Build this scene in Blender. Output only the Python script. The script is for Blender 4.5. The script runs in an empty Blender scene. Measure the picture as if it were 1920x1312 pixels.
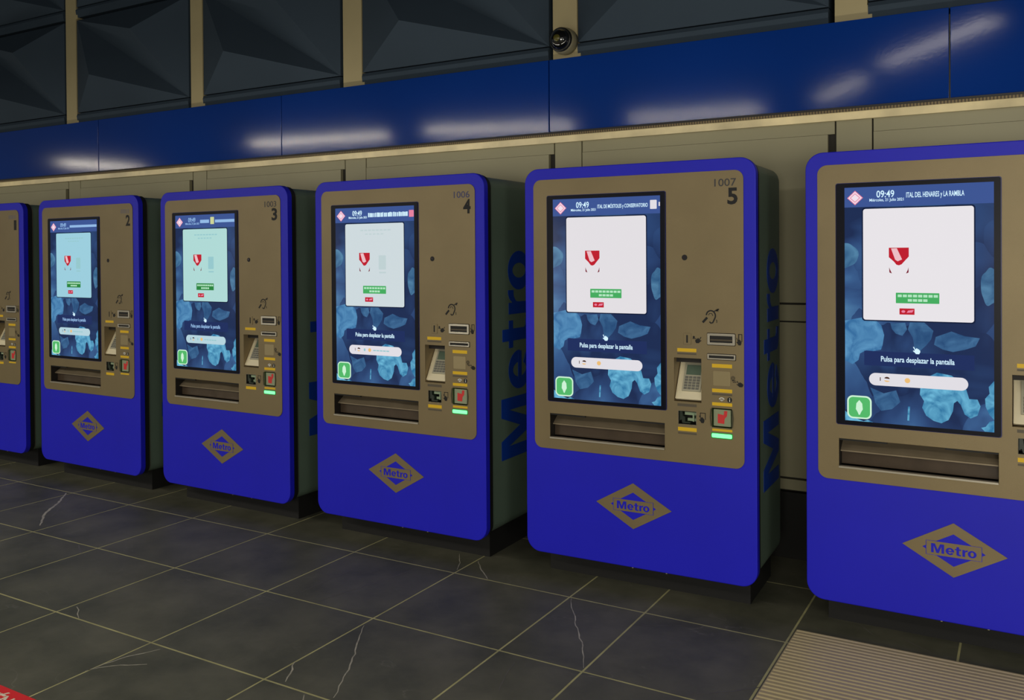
import bpy, bmesh, math, random
from mathutils import Vector, Matrix
random.seed(7)
C = bpy.context.scene.collection
S = bpy.context.scene

# ------------------------------------------------------------------ camera
F_PX = 1662.27
cam_d = bpy.data.cameras.new('camera')
cam = bpy.data.objects.new('camera', cam_d)
C.objects.link(cam)
cam_d.sensor_width = 36.0
cam_d.sensor_fit = 'HORIZONTAL'
cam_d.lens = F_PX / 1920 * 36
cam_d.shift_y = -160.0 / 1920
cam_d.clip_start = 0.05
yaw, pitch, roll = 0.5276, -0.0101, -0.007
fw = Vector((-math.sin(yaw)*math.cos(pitch), math.cos(yaw)*math.cos(pitch), math.sin(pitch)))
r0 = Vector((math.cos(yaw), math.sin(yaw), 0))
u0 = r0.cross(fw)
rr = r0*math.cos(roll) + u0*math.sin(roll)
uu = u0*math.cos(roll) - r0*math.sin(roll)
M = Matrix((rr, uu, -fw)).transposed().to_4x4()
M.translation = Vector((2.1047, -3.7410, 1.5383))
cam.matrix_world = M
S.camera = cam

# ------------------------------------------------------------------ world, exposure
S.view_settings.view_transform = 'Standard'
S.view_settings.look = 'None'
S.view_settings.gamma = 1.0
S.view_settings.exposure = 0.0
S.view_settings.use_curve_mapping = False
W = bpy.data.worlds.new('world')
S.world = W
W.use_nodes = True
W.node_tree.nodes['Background'].inputs[0].default_value = (0.95, 0.97, 1.0, 1)
W.node_tree.nodes['Background'].inputs[1].default_value = 0.09

# ------------------------------------------------------------------ ceiling luminaires of the hall (strip lamps)
LH = 3.2
def strip_lamp(a, b, width, power, col=(1.0, 0.92, 0.78), h=LH):
    a = Vector((a[0], a[1], h)); b = Vector((b[0], b[1], h))
    ld = bpy.data.lights.new('strip_lamp', 'AREA')
    ld.shape = 'RECTANGLE'; ld.size = (b-a).length; ld.size_y = width
    ld.energy = power; ld.color = col
    o = bpy.data.objects.new('strip_lamp', ld); C.objects.link(o)
    o.location = (a+b)/2
    o.rotation_euler = (0, 0, math.atan2(b.y-a.y, b.x-a.x))
    return o
KL = 92.0
for a, b, w, p in [((-7.7, -4.0), (-5.5, -4.35), .17, 1.0), ((-4.8, -4.3), (-2.95, -4.9), .17, 0.85),
                   ((-2.1, -4.8), (-.55, -4.95), .14, 0.5), ((.15, -4.6), (.75, -3.7), .14, .10),
                   ((1.0, -3.1), (1.9, -1.9), .20, .13), ((-12.3, -4.0), (-12.1, -5.4), .3, .8),
                   ((2.9, -4.6), (4.9, -4.8), .3, .4)]:  # the last strip, at the right, is added to brighten the cabinet sides
    strip_lamp(a, b, w, p*KL)

# added area lights, unseen across the hall, brightening the machine fronts and wall
for bx, by, bw, bp in ((-9.0, -7.5, 2.4, 25), (-4.5, -7.8, 2.4, 30), (3.3, -8.0, 2.4, 150), (6.5, -6.0, 1.8, 90)):
    ld = bpy.data.lights.new('front_fill', 'AREA'); ld.shape = 'RECTANGLE'; ld.size = bw; ld.size_y = 1.4
    ld.energy = bp; ld.color = (1.0, 0.95, 0.84)
    o = bpy.data.objects.new('front_fill', ld); C.objects.link(o)
    o.location = (bx, by, 1.35); o.rotation_euler = (math.radians(90), 0, 0)

# added uplights, unseen above the machines, lighting relief panels and wall from below
for i in range(-3, 7):
    ld = bpy.data.lights.new('uplight_fill', 'AREA'); ld.shape = 'RECTANGLE'; ld.size = 1.0; ld.size_y = .08
    ld.energy = 2.6 if i > 2 else (1.9 if i > 1 else 1.2); ld.color = (1.0, 0.93, 0.80)
    o = bpy.data.objects.new('uplight_fill', ld); C.objects.link(o)
    o.location = ((i-5)*1.32233+.55, .26, 1.985); o.rotation_euler = (math.radians(180), 0, 0)

# ------------------------------------------------------------------ materials
def lin(c):
    out = []
    for v in c:
        v /= 255.0
        out.append(v/12.92 if v <= .04045 else ((v+.055)/1.055)**2.4)
    return (*out, 1.0)
_mats = {}
def mat(name, col, rough=.5, metal=0.0, emit=None, estr=0.0, coat=0.0, spec=.5, bump=0.0, bscale=200, vary=0.0, vscale=4):
    if name in _mats: return _mats[name]
    m = bpy.data.materials.new(name); m.use_nodes = True
    nt = m.node_tree; b = nt.nodes['Principled BSDF']
    b.inputs['Base Color'].default_value = lin(col)
    b.inputs['Roughness'].default_value = rough
    b.inputs['Metallic'].default_value = metal
    b.inputs['Specular IOR Level'].default_value = spec
    b.inputs['Coat Weight'].default_value = coat
    if emit is not None:
        b.inputs['Emission Color'].default_value = lin(emit)
        b.inputs['Emission Strength'].default_value = estr
    if bump or vary:
        tc = nt.nodes.new('ShaderNodeTexCoord')
    if bump:
        n = nt.nodes.new('ShaderNodeTexNoise'); n.inputs['Scale'].default_value = bscale
        bp = nt.nodes.new('ShaderNodeBump'); bp.inputs['Strength'].default_value = bump
        bp.inputs['Distance'].default_value = .002
        nt.links.new(tc.outputs['Object'], n.inputs['Vector'])
        nt.links.new(n.outputs['Fac'], bp.inputs['Height'])
        nt.links.new(bp.outputs['Normal'], b.inputs['Normal'])
    if vary:
        n = nt.nodes.new('ShaderNodeTexNoise'); n.inputs['Scale'].default_value = vscale
        n.inputs['Detail'].default_value = 6
        rmp = nt.nodes.new('ShaderNodeMapRange')
        rmp.inputs[1].default_value = .3; rmp.inputs[2].default_value = .7
        rmp.inputs[3].default_value = 1-vary; rmp.inputs[4].default_value = 1+vary
        mx = nt.nodes.new('ShaderNodeVectorMath'); mx.operation = 'SCALE'
        mx.inputs[0].default_value = lin(col)[:3]
        nt.links.new(tc.outputs['Object'], n.inputs['Vector'])
        nt.links.new(n.outputs['Fac'], rmp.inputs[0])
        nt.links.new(rmp.outputs[0], mx.inputs['Scale'])
        nt.links.new(mx.outputs[0], b.inputs['Base Color'])
    _mats[name] = m
    return m
def glow(name, col, s=1.0):
    """a lit picture element of a screen: emits its own colour behind glossy glass"""
    if name in _mats: return _mats[name]
    m = mat(name, (4, 4, 5), rough=.12, emit=col, estr=s, spec=.12)
    return m

BLUE = mat('blue_lacquer', (30, 30, 204), rough=.45, spec=.35, bump=.15, bscale=900, vary=.04, vscale=3)
BRASS = mat('brushed_steel_warm', (138, 123, 90), rough=.42, metal=.35, bump=.2, bscale=700, vary=.05, vscale=5)
STEEL = mat('bright_steel', (205, 198, 180), rough=.3, metal=.6)
TRIM = mat('black_gasket', (14, 15, 14), rough=.6)
BEAD = mat('thin_steel_bead', (150, 145, 125), rough=.35, metal=.6)
SIDE = mat('grey_green_side', (92, 110, 96), rough=.45, bump=.3, bscale=900, vary=.05)
SIDEBLUE = mat('side_letter_blue', (0, 54, 152), rough=.5)
BLACK = mat('black_print', (10, 10, 12), rough=.6)
NUMG = mat('grey_number_print', (62, 62, 66), rough=.6)
NUMB = mat('blue_grey_number_print', (70, 72, 110), rough=.6)
DARK = mat('dark_recess', (30, 26, 22), rough=.6)
PLINTH = mat('plinth_black', (12, 12, 11), rough=.7)
YEL = mat('yellow_label', (232, 190, 30), rough=.5)
GREYLAB = mat('grey_braille_label', (92, 84, 68), rough=.5)
CREAM = mat('terminal_cream', (232, 222, 190), rough=.4)
TGREY = mat('terminal_grey', (178, 174, 152), rough=.45)
KEY = mat('key_grey', (112, 112, 104), rough=.5)
TSCR = mat('terminal_lcd', (98, 116, 100), rough=.2)
WHITEP = mat('white_print', (225, 225, 218), rough=.5)
REDP = mat('red_print', (205, 50, 50), rough=.5, emit=(205, 50, 50), estr=.06)  # printed mark, given a little emission to brighten it
GLASSY = mat('milky_flap', (150, 160, 130), rough=.15, coat=.5)
TRAYD = mat('tray_acrylic', (74, 62, 50), rough=.25, coat=.3, vary=.15, vscale=10)
TRAYS = mat('tray_steel', (150, 136, 112), rough=.35, metal=.4, vary=.1, vscale=8)
BEZEL = mat('bezel_dark', (10, 13, 28), rough=.35, spec=.2)
BEZELRIM = mat('bezel_rim_blue', (26, 30, 96), rough=.35)
LED = mat('green_lamp', (120, 220, 140), rough=.4, emit=(120, 255, 165), estr=1.25)
LEDOFF = mat('lamp_off', (120, 118, 60), rough=.4)
LEDRIM = mat('green_lamp_rim', (20, 120, 40), rough=.4, emit=(30, 160, 60), estr=.35)

# ------------------------------------------------------------------ mesh helpers
def link(name, me, m=None, parent=None, loc=None):
    o = bpy.data.objects.new(name, me); C.objects.link(o)
    if m is not None and len(me.materials) == 0:
        for q in (m if isinstance(m, (list, tuple)) else [m]): me.materials.append(q)
    if parent is not None: o.parent = parent
    if loc is not None: o.location = loc
    return o
def mk(bm, name='m', smooth=False):
    bmesh.ops.recalc_face_normals(bm, faces=bm.faces)
    me = bpy.data.meshes.new(name); bm.to_mesh(me); bm.free()
    if smooth:
        for p in me.polygons: p.use_smooth = True
    return me
def rrect(x0, x1, z0, z1, r=0.0, n=8):
    if r <= 0: return [(x0, z0), (x1, z0), (x1, z1), (x0, z1)]
    pts = []
    for cx, cz, a0 in ((x1-r, z0+r, -90), (x1-r, z1-r, 0), (x0+r, z1-r, 90), (x0+r, z0+r, 180)):
        for i in range(n+1):
            a = math.radians(a0 + 90*i/n)
            pts.append((cx+r*math.cos(a), cz+r*math.sin(a)))
    return pts
def ell(cx, cz, rx, rz, n=20, a0=0, a1=360):
    return [(cx+rx*math.cos(math.radians(a0+(a1-a0)*i/n)), cz+rz*math.sin(math.radians(a0+(a1-a0)*i/n))) for i in range(n)]
def plate_into(bm, outer, y0, y1, holes=(), mi=0):
    """solid plate in the x-z plane between depth y0 (front) and y1 (back), with real holes"""
    edges = []; loops = []
    for lp in [outer] + list(holes):
        vs = [bm.verts.new((x, y0, z)) for x, z in lp]
        loops.append(vs)
        for i in range(len(vs)): edges.append(bm.edges.new((vs[i], vs[(i+1) % len(vs)])))
    if holes:
        res = bmesh.ops.triangle_fill(bm, use_beauty=True, use_dissolve=False, edges=edges, normal=(0, -1, 0))
        ff = [g for g in res['geom'] if isinstance(g, bmesh.types.BMFace)]
    else:
        ff = [bm.faces.new(loops[0])]
    fv = {}
    for lp in loops:
        for v in lp: fv[v] = bm.verts.new((v.co.x, y1, v.co.z))
    back = []
    for f in ff:
        back.append(bm.faces.new([fv[v] for v in reversed(f.verts)]))
    sides = []
    for lp in loops:
        for i in range(len(lp)):
            a, b = lp[i], lp[(i+1) % len(lp)]
            sides.append(bm.faces.new((a, b, fv[b], fv[a])))
    for f in ff+back+sides: f.material_index = mi
def plate(outer, y0, y1, holes=(), bev=0.0):
    bm = bmesh.new(); plate_into(bm, outer, y0, y1, holes)
    bmesh.ops.recalc_face_normals(bm, faces=bm.faces)
    if bev > 0:
        es = [e for e in bm.edges if len(e.link_faces) == 2 and e.calc_face_angle() > 1.2
              and all(abs(v.co.y-y0) < 1e-6 for v in e.verts)]
        bmesh.ops.bevel(bm, geom=es, offset=bev, segments=3, affect='EDGES', profile=.5)
    return mk(bm)
def plates(lst):
    bm = bmesh.new()
    for outer, y0, y1 in lst: plate_into(bm, outer, y0, y1)
    return mk(bm)
def box_into(bm, x0, x1, y0, y1, z0, z1, mi=0, skip=()):
    v = [bm.verts.new((x, y, z)) for x in (x0, x1) for y in (y0, y1) for z in (z0, z1)]
    F = {'x0': (0, 1, 3, 2), 'x1': (4, 6, 7, 5), 'y0': (0, 4, 5, 1), 'y1': (2, 3, 7, 6), 'z0': (0, 2, 6, 4), 'z1': (1, 5, 7, 3)}
    for k, f in F.items():
        if k in skip: continue
        bm.faces.new([v[i] for i in f]).material_index = mi
def ribbon_into(bm, pts, w, y0, y1):
    n = len(pts); L = []; R = []
    for i in range(n):
        a = Vector(pts[max(0, i-1)]); b = Vector(pts[min(n-1, i+1)])
        d = (b-a).normalized(); nn = Vector((-d.y, d.x))*(w[i] if isinstance(w, (list, tuple)) else w)/2
        L.append(Vector(pts[i])+nn); R.append(Vector(pts[i])-nn)
    poly = [tuple(p) for p in L] + [tuple(p) for p in reversed(R)]
    plate_strip(bm, L, R, y0, y1)
def plate_strip(bm, L, R, y0, y1):
    vf = [(bm.verts.new((l.x, y0, l.y)), bm.verts.new((r.x, y0, r.y)), bm.verts.new((l.x, y1, l.y)), bm.verts.new((r.x, y1, r.y))) for l, r in zip(L, R)]
    for a, b in zip(vf, vf[1:]):
        bm.faces.new((a[0], a[1], b[1], b[0])); bm.faces.new((a[2], b[2], b[3], a[3]))
        bm.faces.new((a[0], b[0], b[2], a[2])); bm.faces.new((a[1], a[3], b[3], b[1]))
    for e in (vf[0], vf[-1]): bm.faces.new((e[0], e[2], e[3], e[1]))
_txt = {}
def text_mesh(s, x0, x1, z0, z1, y0, t=.0006, bold=0.0):
    """lettering fitted into a box on the x-z plane, front face at depth y0"""
    cu = bpy.data.curves.new('t', 'FONT'); cu.body = s; cu.size = 1.0; cu.resolution_u = 3
    cu.offset = bold
    o = bpy.data.objects.new('t', cu); C.objects.link(o)
    bpy.context.view_layer.update()
    dg = bpy.context.evaluated_depsgraph_get()
    me = bpy.data.meshes.new_from_object(o.evaluated_get(dg))
    bpy.data.objects.remove(o); bpy.data.curves.remove(cu)
    bm = bmesh.new(); bm.from_mesh(me); bpy.data.meshes.remove(me)
    bmesh.ops.remove_doubles(bm, verts=bm.verts, dist=1e-5)
    xs = [v.co.x for v in bm.verts]; ys = [v.co.y for v in bm.verts]
    ax, bx, ay, by = min(xs), max(xs), min(ys), max(ys)
    for v in bm.verts:
        v.co = Vector((x0+(v.co.x-ax)/(bx-ax)*(x1-x0), y0, z0+(v.co.y-ay)/(by-ay)*(z1-z0)))
    ext = bmesh.ops.extrude_face_region(bm, geom=list(bm.faces))
    for g in ext['geom']:
        if isinstance(g, bmesh.types.BMVert): g.co.y += t
    me = bpy.data.meshes.new('lettering')
    bmesh.ops.recalc_face_normals(bm, faces=bm.faces); bm.to_mesh(me); bm.free()
    me.materials.clear()
    for p in me.polygons: p.use_smooth = False
    return me
def metro_mesh(x0, x1, z0, z1, y0, t=.0006):
    """the word Metro in heavy grotesque letters, drawn stroke by stroke"""
    bm = bmesh.new(); s = (x1-x0)/3.26; h = (z1-z0)
    def q(pts): return [(x0+x*s, z0+z*h) for x, z in pts]
    def el(cx, cz, rx, rz, n=28): return ell(cx, cz, rx, rz, n)
    plate_into(bm, q([(0, 0), (0, 1), (.29, 1), (.475, .36), (.66, 1), (.95, 1), (.95, 0), (.76, 0), (.76, .74), (.56, 0), (.39, 0), (.19, .74), (.19, 0)]), y0, y0+t)
    def arc(cx, cz, rx, rz, a0, a1, w, wz, n=24):
        L = []; Rr = []
        for i in range(n+1):
            a = math.radians(a0+(a1-a0)*i/n)
            L.append(Vector((x0+(cx+rx*math.cos(a))*s, z0+(cz+rz*math.sin(a))*h)))
            Rr.append(Vector((x0+(cx+(rx-w)*math.cos(a))*s, z0+(cz+(rz-wz)*math.sin(a))*h)))
        plate_strip(bm, L, Rr, y0, y0+t)
    arc(1.37, .365, .31, .385, 0, 325, .19, .15)
    plate_into(bm, q([(1.20, .30), (1.66, .30), (1.66, .42), (1.20, .42)]), y0-t*.25, y0+t*.75)
    plate_into(bm, q([(1.84, .95), (2.03, .95), (2.03, .73), (2.16, .73), (2.16, .59), (2.03, .59), (2.03, .19), (2.07, .14), (2.16, .14), (2.16, 0), (2.0, -.01), (1.90, .02), (1.84, .10), (1.84, .59), (1.73, .59), (1.73, .73), (1.84, .73)]), y0, y0+t)
    plate_into(bm, q([(2.26, 0), (2.26, .73), (2.44, .73), (2.44, .60), (2.50, .70), (2.58, .75), (2.64, .75), (2.64, .57), (2.54, .56), (2.46, .48), (2.45, .38), (2.45, 0)]), y0, y0+t)
    arc(2.95, .365, .31, .385, 0, 360, .19, .15)
    me = bpy.data.meshes.new('lettering')
    bmesh.ops.recalc_face_normals(bm, faces=bm.faces); bm.to_mesh(me); bm.free()
    return me
_cache = {}
def cached(key, fn):
    if key not in _cache: _cache[key] = fn()
    return _cache[key]
def tag(o, label=None, cat=None, group=None, kind=None):
    if label: o['label'] = label
    if cat: o['category'] = cat
    if group: o['group'] = group
    if kind: o['kind'] = kind
    return o

# ================================================================== SETTING
# ---- floor: black veined stone tiles, every tile its own raised quad, grout between
def floor_material():
    m = bpy.data.materials.new('black_stone_tile'); m.use_nodes = True
    nt = m.node_tree; b = nt.nodes['Principled BSDF']
    tc = nt.nodes.new('ShaderNodeTexCoord')
    n1 = nt.nodes.new('ShaderNodeTexNoise'); n1.inputs['Scale'].default_value = 2.2; n1.inputs['Detail'].default_value = 9
    n1.inputs['Roughness'].default_value = .65
    cr = nt.nodes.new('ShaderNodeValToRGB')
    cr.color_ramp.elements[0].position = .3; cr.color_ramp.elements[0].color = lin((68, 70, 58))
    cr.color_ramp.elements[1].position = .75; cr.color_ramp.elements[1].color = lin((110, 109, 93))
    # thin soft veins: distorted noise close to its middle value
    mp = nt.nodes.new('ShaderNodeMapping'); mp.inputs['Scale'].default_value = (1.0, 2.4, 1); mp.inputs['Rotation'].default_value = (0, 0, .9)
    n2 = nt.nodes.new('ShaderNodeTexNoise'); n2.inputs['Scale'].default_value = 1.1; n2.inputs['Detail'].default_value = 5
    n2.inputs['Distortion'].default_value = .8
    s = nt.nodes.new('ShaderNodeMath'); s.operation = 'SUBTRACT'; s.inputs[1].default_value = .5
    a = nt.nodes.new('ShaderNodeMath'); a.operation = 'ABSOLUTE'
    r = nt.nodes.new('ShaderNodeMapRange'); r.inputs[1].default_value = 0; r.inputs[2].default_value = .006
    r.inputs[3].default_value = 1; r.inputs[4].default_value = 0
    n3 = nt.nodes.new('ShaderNodeTexNoise'); n3.inputs['Scale'].default_value = 3.0
    r3 = nt.nodes.new('ShaderNodeMapRange'); r3.inputs[1].default_value = .52; r3.inputs[2].default_value = .7; r3.inputs[4].default_value = .45
    mu = nt.nodes.new('ShaderNodeMath'); mu.operation = 'MULTIPLY'
    mx = nt.nodes.new('ShaderNodeMix'); mx.data_type = 'RGBA'; mx.inputs[7].default_value = lin((130, 128, 118))
    L = nt.links.new
    L(tc.outputs['Object'], n1.inputs['Vector']); L(tc.outputs['Object'], mp.inputs['Vector'])
    L(mp.outputs[0], n2.inputs['Vector']); L(tc.outputs['Object'], n3.inputs['Vector'])
    L(n1.outputs['Fac'], cr.inputs[0]); L(n2.outputs['Fac'], s.inputs[0]); L(s.outputs[0], a.inputs[0])
    L(a.outputs[0], r.inputs[0]); L(n3.outputs['Fac'], r3.inputs[0]); L(r.outputs[0], mu.inputs[0]); L(r3.outputs[0], mu.inputs[1])
    L(cr.outputs[0], mx.inputs[6]); L(mu.outputs[0], mx.inputs[0]); L(mx.outputs[2], b.inputs['Base Color'])
    b.inputs['Roughness'].default_value = .5
    b.inputs['Specular IOR Level'].default_value = .35
    return m
GROUT = mat('grout', (176, 172, 124), rough=.8, vary=.2, vscale=9)
VEIN = mat('white_vein', (170, 166, 150), rough=.5, vary=.3, vscale=30)
VEINF = mat('faint_vein', (96, 94, 86), rough=.5, vary=.2, vscale=20)
xs = [-3.325, -2.752, -2.172, -1.562, -.933, -.307, .318, .678, 1.273, 1.872, 2.49, 3.11, 3.73, 4.35]
while xs[0] > -13: xs.insert(0, xs[0]-.605)
ys = [-.18, -.798, -1.42, -2.04, -2.66, -3.28, -3.9, -4.52, -5.14, -5.76, -6.4][::-1] + [.44, .84]
ztop, gw = 0.0, .0045
bm = bmesh.new()
box_into(bm, xs[0], xs[-1], ys[0], ys[-1], -.03, -.0006, 1)
for i in range(len(xs)-1):
    for j in range(len(ys)-1):
        x0, x1, y0, y1 = xs[i]+gw, xs[i+1]-gw, ys[j]+gw, ys[j+1]-gw
        if j == len(ys)-1-1: y1 = ys[j+1]
        box_into(bm, x0, x1, y0, y1, -.003, ztop, 0, skip=('z0',))
def vein(pts, w, mi):
    n = len(pts); P = [Vector((p[0], p[1])) for p in pts]
    Q = []
    for a, b in zip(P, P[1:]):
        k = max(1, int((b-a).length/.03))
        for i in range(k):
            q = a.lerp(b, i/k); Q.append(q+Vector((random.uniform(-.004, .004), random.uniform(-.004, .004))))
    Q.append(P[-1])
    L = []; R = []
    for i, q in enumerate(Q):
        d = (Q[min(len(Q)-1, i+1)]-Q[max(0, i-1)]).normalized(); nn = Vector((-d.y, d.x))
        ww = w*(.35+.65*math.sin(math.pi*(i+.6)/(len(Q)+.2)))*random.uniform(.7, 1.2)/2
        L.append(q+nn*ww); R.append(q-nn*ww)
    vs = [(bm.verts.new((l.x, l.y, ztop+.0004)), bm.verts.new((r.x, r.y, ztop+.0004))) for l, r in zip(L, R)]
    for a, b in zip(vs, vs[1:]): bm.faces.new((a[0], a[1], b[1], b[0])).material_index = mi
for pts, w, mi in [
    ([(-3.357, -.2), (-3.204, -.347), (-3.037, -.547), (-2.828, -.71)], .016, 2), ([(-3.283, -.19), (-3.123, -.371), (-2.939, -.568)], .006, 3),
    ([(-.295, -.873), (-.204, -1.015), (-.119, -1.154), (-.031, -1.321), (.007, -1.4)], .006, 2),
    ([(.329, -.19), (.414, -.337), (.528, -.519), (.584, -.601), (.67, -.77)], .0055, 2),
    ([(-.437, .063), (-.362, -.05), (-.319, -.138)], .005, 2), ([(-.295, .014), (-.193, -.102), (-.122, -.172)], .006, 2),
    ([(-.506, -.21), (-.53, -.34), (-.552, -.448), (-.6, -.59), (-.641, -.79)], .005, 3),
    ([(-.311, -1.262), (-.255, -1.339), (-.224, -1.397)], .006, 2), ([(-.101, -1.43), (-.072, -1.47), (-.03, -1.56)], .006, 2),
    ([(-.845, -1.44), (-.906, -1.545), (-.933, -1.662), (-.937, -1.704)], .006, 2), ([(-.785, -1.554), (-.888, -1.627), (-.936, -1.693)], .006, 2),
    ([(-1.532, -1.34), (-1.459, -1.386), (-1.408, -1.415)], .005, 2), ([(-2.314, -.81), (-2.171, -.89)], .008, 3),
    ([(.506, -.152), (.669, .009)], .006, 3), ([(1.281, -.59), (1.213, -.664), (1.091, -.763)], .006, 3),
    ([(.42, -.851), (.45, -.98), (.494, -1.091)], .005, 3), ([(-.774, -.366), (-.778, -.574), (-.79, -.79)], .005, 3),
    ([(.69, -.321), (.921, -.192)], .004, 3), ([(-2.84, .267), (-2.791, -.119)], .006, 3),
    ([(1.5, .15), (1.569, .053)], .007, 3), ([(1.663, .089), (1.78, 0.0)], .008, 3)]:
    vein(pts, w, mi)
fl = link('floor', mk(bm), [floor_material(), GROUT, VEIN, VEINF]); fl['kind'] = 'structure'

# ---- back wall: cladding panels below the blue band, pilaster strips with narrow joints
WALL = mat('cream_cladding', (148, 143, 113), rough=.45, coat=.15, vary=.05, vscale=2)
WALLD = mat('cladding_joint', (40, 37, 30), rough=.8)
COLS = [(-7.95, -7.79), (-6.40, -6.24), (-4.865, -4.705), (-3.335, -3.185), (-1.845, -1.665), (-.268, -.092), (1.286, 1.457), (2.84, 3.01), (4.38, 4.55)]
YW = .83
bm = bmesh.new()
box_into(bm, -13, 4.6, YW+.02, YW+.12, 0, 2.655, 1)
for (a0, a1), (b0, b1) in zip(COLS, COLS[1:]):
    g = .004
    box_into(bm, a0+g, a1-g, YW, YW+.02, .34, 2.64, 0)            # strip
    x0, x1 = a1+g, b0-g
    box_into(bm, x0, x1, YW, YW+.02, 2.125, 2.64, 0)              # header panel
    for z0, z1 in ((.41, 1.192), (1.200, 1.281), (1.292, 2.1232)):
        box_into(bm, x0, x1-.032, YW-.004, YW+.02, z0, z1, 0)
    box_into(bm, x0, x1, YW-.001, YW+.02, .345, .398, 0)
wb = link('wall_back', mk(bm), [WALL, WALLD]); wb['kind'] = 'structure'
# black plinth course at the foot of the wall
bm = bmesh.new(); box_into(bm, -13, 4.6, YW-.012, YW+.02, 0.0, .335)
o = link('baseboard_back', mk(bm), mat('black_plinth_course', (22, 22, 20), rough=.35)); o['kind'] = 'structure'

# ---- strips under the blue band
def perforated():
    m = mat('brown_perforated_strip', (84, 62, 38), rough=.5)
    nt = m.node_tree; b = nt.nodes['Principled BSDF']
    tc = nt.nodes.new('ShaderNodeTexCoord'); w = nt.nodes.new('ShaderNodeTexWave')
    w.bands_direction = 'X'; w.inputs['Scale'].default_value = 22
    mx = nt.nodes.new('ShaderNodeMix'); mx.data_type = 'RGBA'
    mx.inputs[6].default_value = lin((50, 38, 26)); mx.inputs[7].default_value = lin((130, 112, 74))
    nt.links.new(tc.outputs['Object'], w.inputs['Vector']); nt.links.new(w.outputs['Fac'], mx.inputs[0])
    nt.links.new(mx.outputs[2], b.inputs['Base Color'])
    return m
bm = bmesh.new(); box_into(bm, -13, 4.6, YW-.045, YW, 2.224, 2.236)
o = link('trim_1', mk(bm), perforated()); o['kind'] = 'structure'
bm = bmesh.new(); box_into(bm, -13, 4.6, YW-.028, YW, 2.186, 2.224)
o = link('trim_2', mk(bm), mat('polished_strip', (228, 212, 166), rough=.25, metal=.0, vary=.38, vscale=2.6)); o['kind'] = 'structure'  # colour patches stand in for bright reflections along the strip
bm = bmesh.new(); box_into(bm, -13, 4.6, YW-.05, YW, 2.236, 2.246)
o = link('trim_3', mk(bm), mat('dark_lip', (26, 24, 22), rough=.5)); o['kind'] = 'structure'

# ---- glossy blue fascia panels
FASC = mat('glossy_blue_panel', (0, 46, 124), rough=.10, spec=.32, bump=.04, bscale=60, vary=.05, vscale=1.3)
fx = [-12.9, -10.7, -8.55, -6.45, -4.405, -2.383, -.281, 1.793, 3.9, 4.6]
for i in range(len(fx)-1):
    me = plate(rrect(fx[i]+.003, fx[i+1]-.003, 2.246, 2.662), YW-.04, YW, bev=.002)
    o = link('trim_%d' % (i+4), me, FASC); o['kind'] = 'structure'

# ---- upper wall: pilasters with tabs, dark backing
PIL = mat('pilaster_cream', (170, 157, 118), rough=.55, vary=.04)
bm = bmesh.new(); box_into(bm, -13, 4.6, 1.0, 1.1, 2.6, 4.7)
o = link('wall_back_upper', mk(bm), mat('dark_backing', (18, 20, 22), rough=.8)); o['kind'] = 'structure'
n0 = 13
for i, (a, b) in enumerate(COLS[:-1]):
    w = b-.022
    pts = [(a, 2.662), (b, 2.662), (b, 2.727), (b-.004, 2.731), (w, 2.731), (w, 3.525), (b, 3.525), (b, 3.61), (w, 3.61), (w, 4.395), (b, 4.395), (b, 4.48), (w, 4.48), (w, 4.7), (a, 4.7)]
    o = link('trim_%d' % (n0+i), plate(pts, YW-.01, YW+.15), PIL); o['kind'] = 'structure'
# ---- ceiling over the hall
bm = bmesh.new(); box_into(bm, -13, 4.6, -7, 1.1, 4.7, 4.8)
o = link('ceiling', mk(bm), mat('dark_ceiling', (40, 42, 44), rough=.9)); o['kind'] = 'structure'

# ---- faceted relief panels between the pilasters
RELIEF = mat('faceted_panel_blue_grey', (56, 68, 80), rough=.7, spec=.1, bump=.2, bscale=500, vary=.05, vscale=2)
names = ['at the far left edge', 'between the first two pilasters in view', 'between second and third pilasters', 'left of the dome camera', 'right of the dome camera', 'at the right edge above the sixth machine']
def relief(x0, x1, z0, z1, label):
    bm = bmesh.new(); yb = YW-.004
    V = lambda x, y, z: bm.verts.new((x, y, z))
    w, h = x1-x0, z1-z0
    bl, br, tr, tl = V(x0, yb, z0), V(x1, yb, z0), V(x1, yb, z1), V(x0, yb, z1)
    A = V(x0+.45*w/1.38, yb-.20, z0+.235); B = V(x1-.42*w/1.38, yb-.20, z1-.235)
    # a ridge valley runs from top left to bottom right
    for f in ((bl, br, A), (tl, bl, A), (tl, A, br), (tl, br, B), (tl, B, tr), (tr, B, br)): bm.faces.new(f)
    # returns to the backing and a frame lip below
    d = .12
    cs = [bl, br, tr, tl]; bk = [V(v.co.x, yb+d, v.co.z) for v in cs]
    for i in range(4): bm.faces.new((cs[i], cs[(i+1) % 4], bk[(i+1) % 4], bk[i]))
    bm.faces.new(bk)
    # sloping sill rail under the facets
    s = [(.000, z0-.008), (-.012, z0-.03), (-.002, z0-.089), (d, z0-.089), (d, z0-.008)]
    L = [V(x0, yb+a, b) for a, b in s]; R = [V(x1, yb+a, b) for a, b in s]
    for i in range(5): bm.faces.new((L[i], L[(i+1) % 5], R[(i+1) % 5], R[i]))
    bm.faces.new(L); bm.faces.new(R)
    o = link('relief_panel', mk(bm), RELIEF)
    tag(o, label, 'wall panel', 'faceted dark wall panels above the blue band')
for i, ((a0, a1), (b0, b1)) in enumerate(zip(COLS[1:-2], COLS[2:-1])):
    if i > 5: break
    relief(a1-.018, b0-.03, 2.752, 3.515, 'dark blue-grey faceted wall panel above blue band, ' + names[i])
    if i < 2:
        relief(a1-.018, b0-.03, 3.625, 4.385, 'dark faceted wall panel of the upper row, ' + ('at the far left' if i == 0 else 'right of the first pilaster'))

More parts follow.
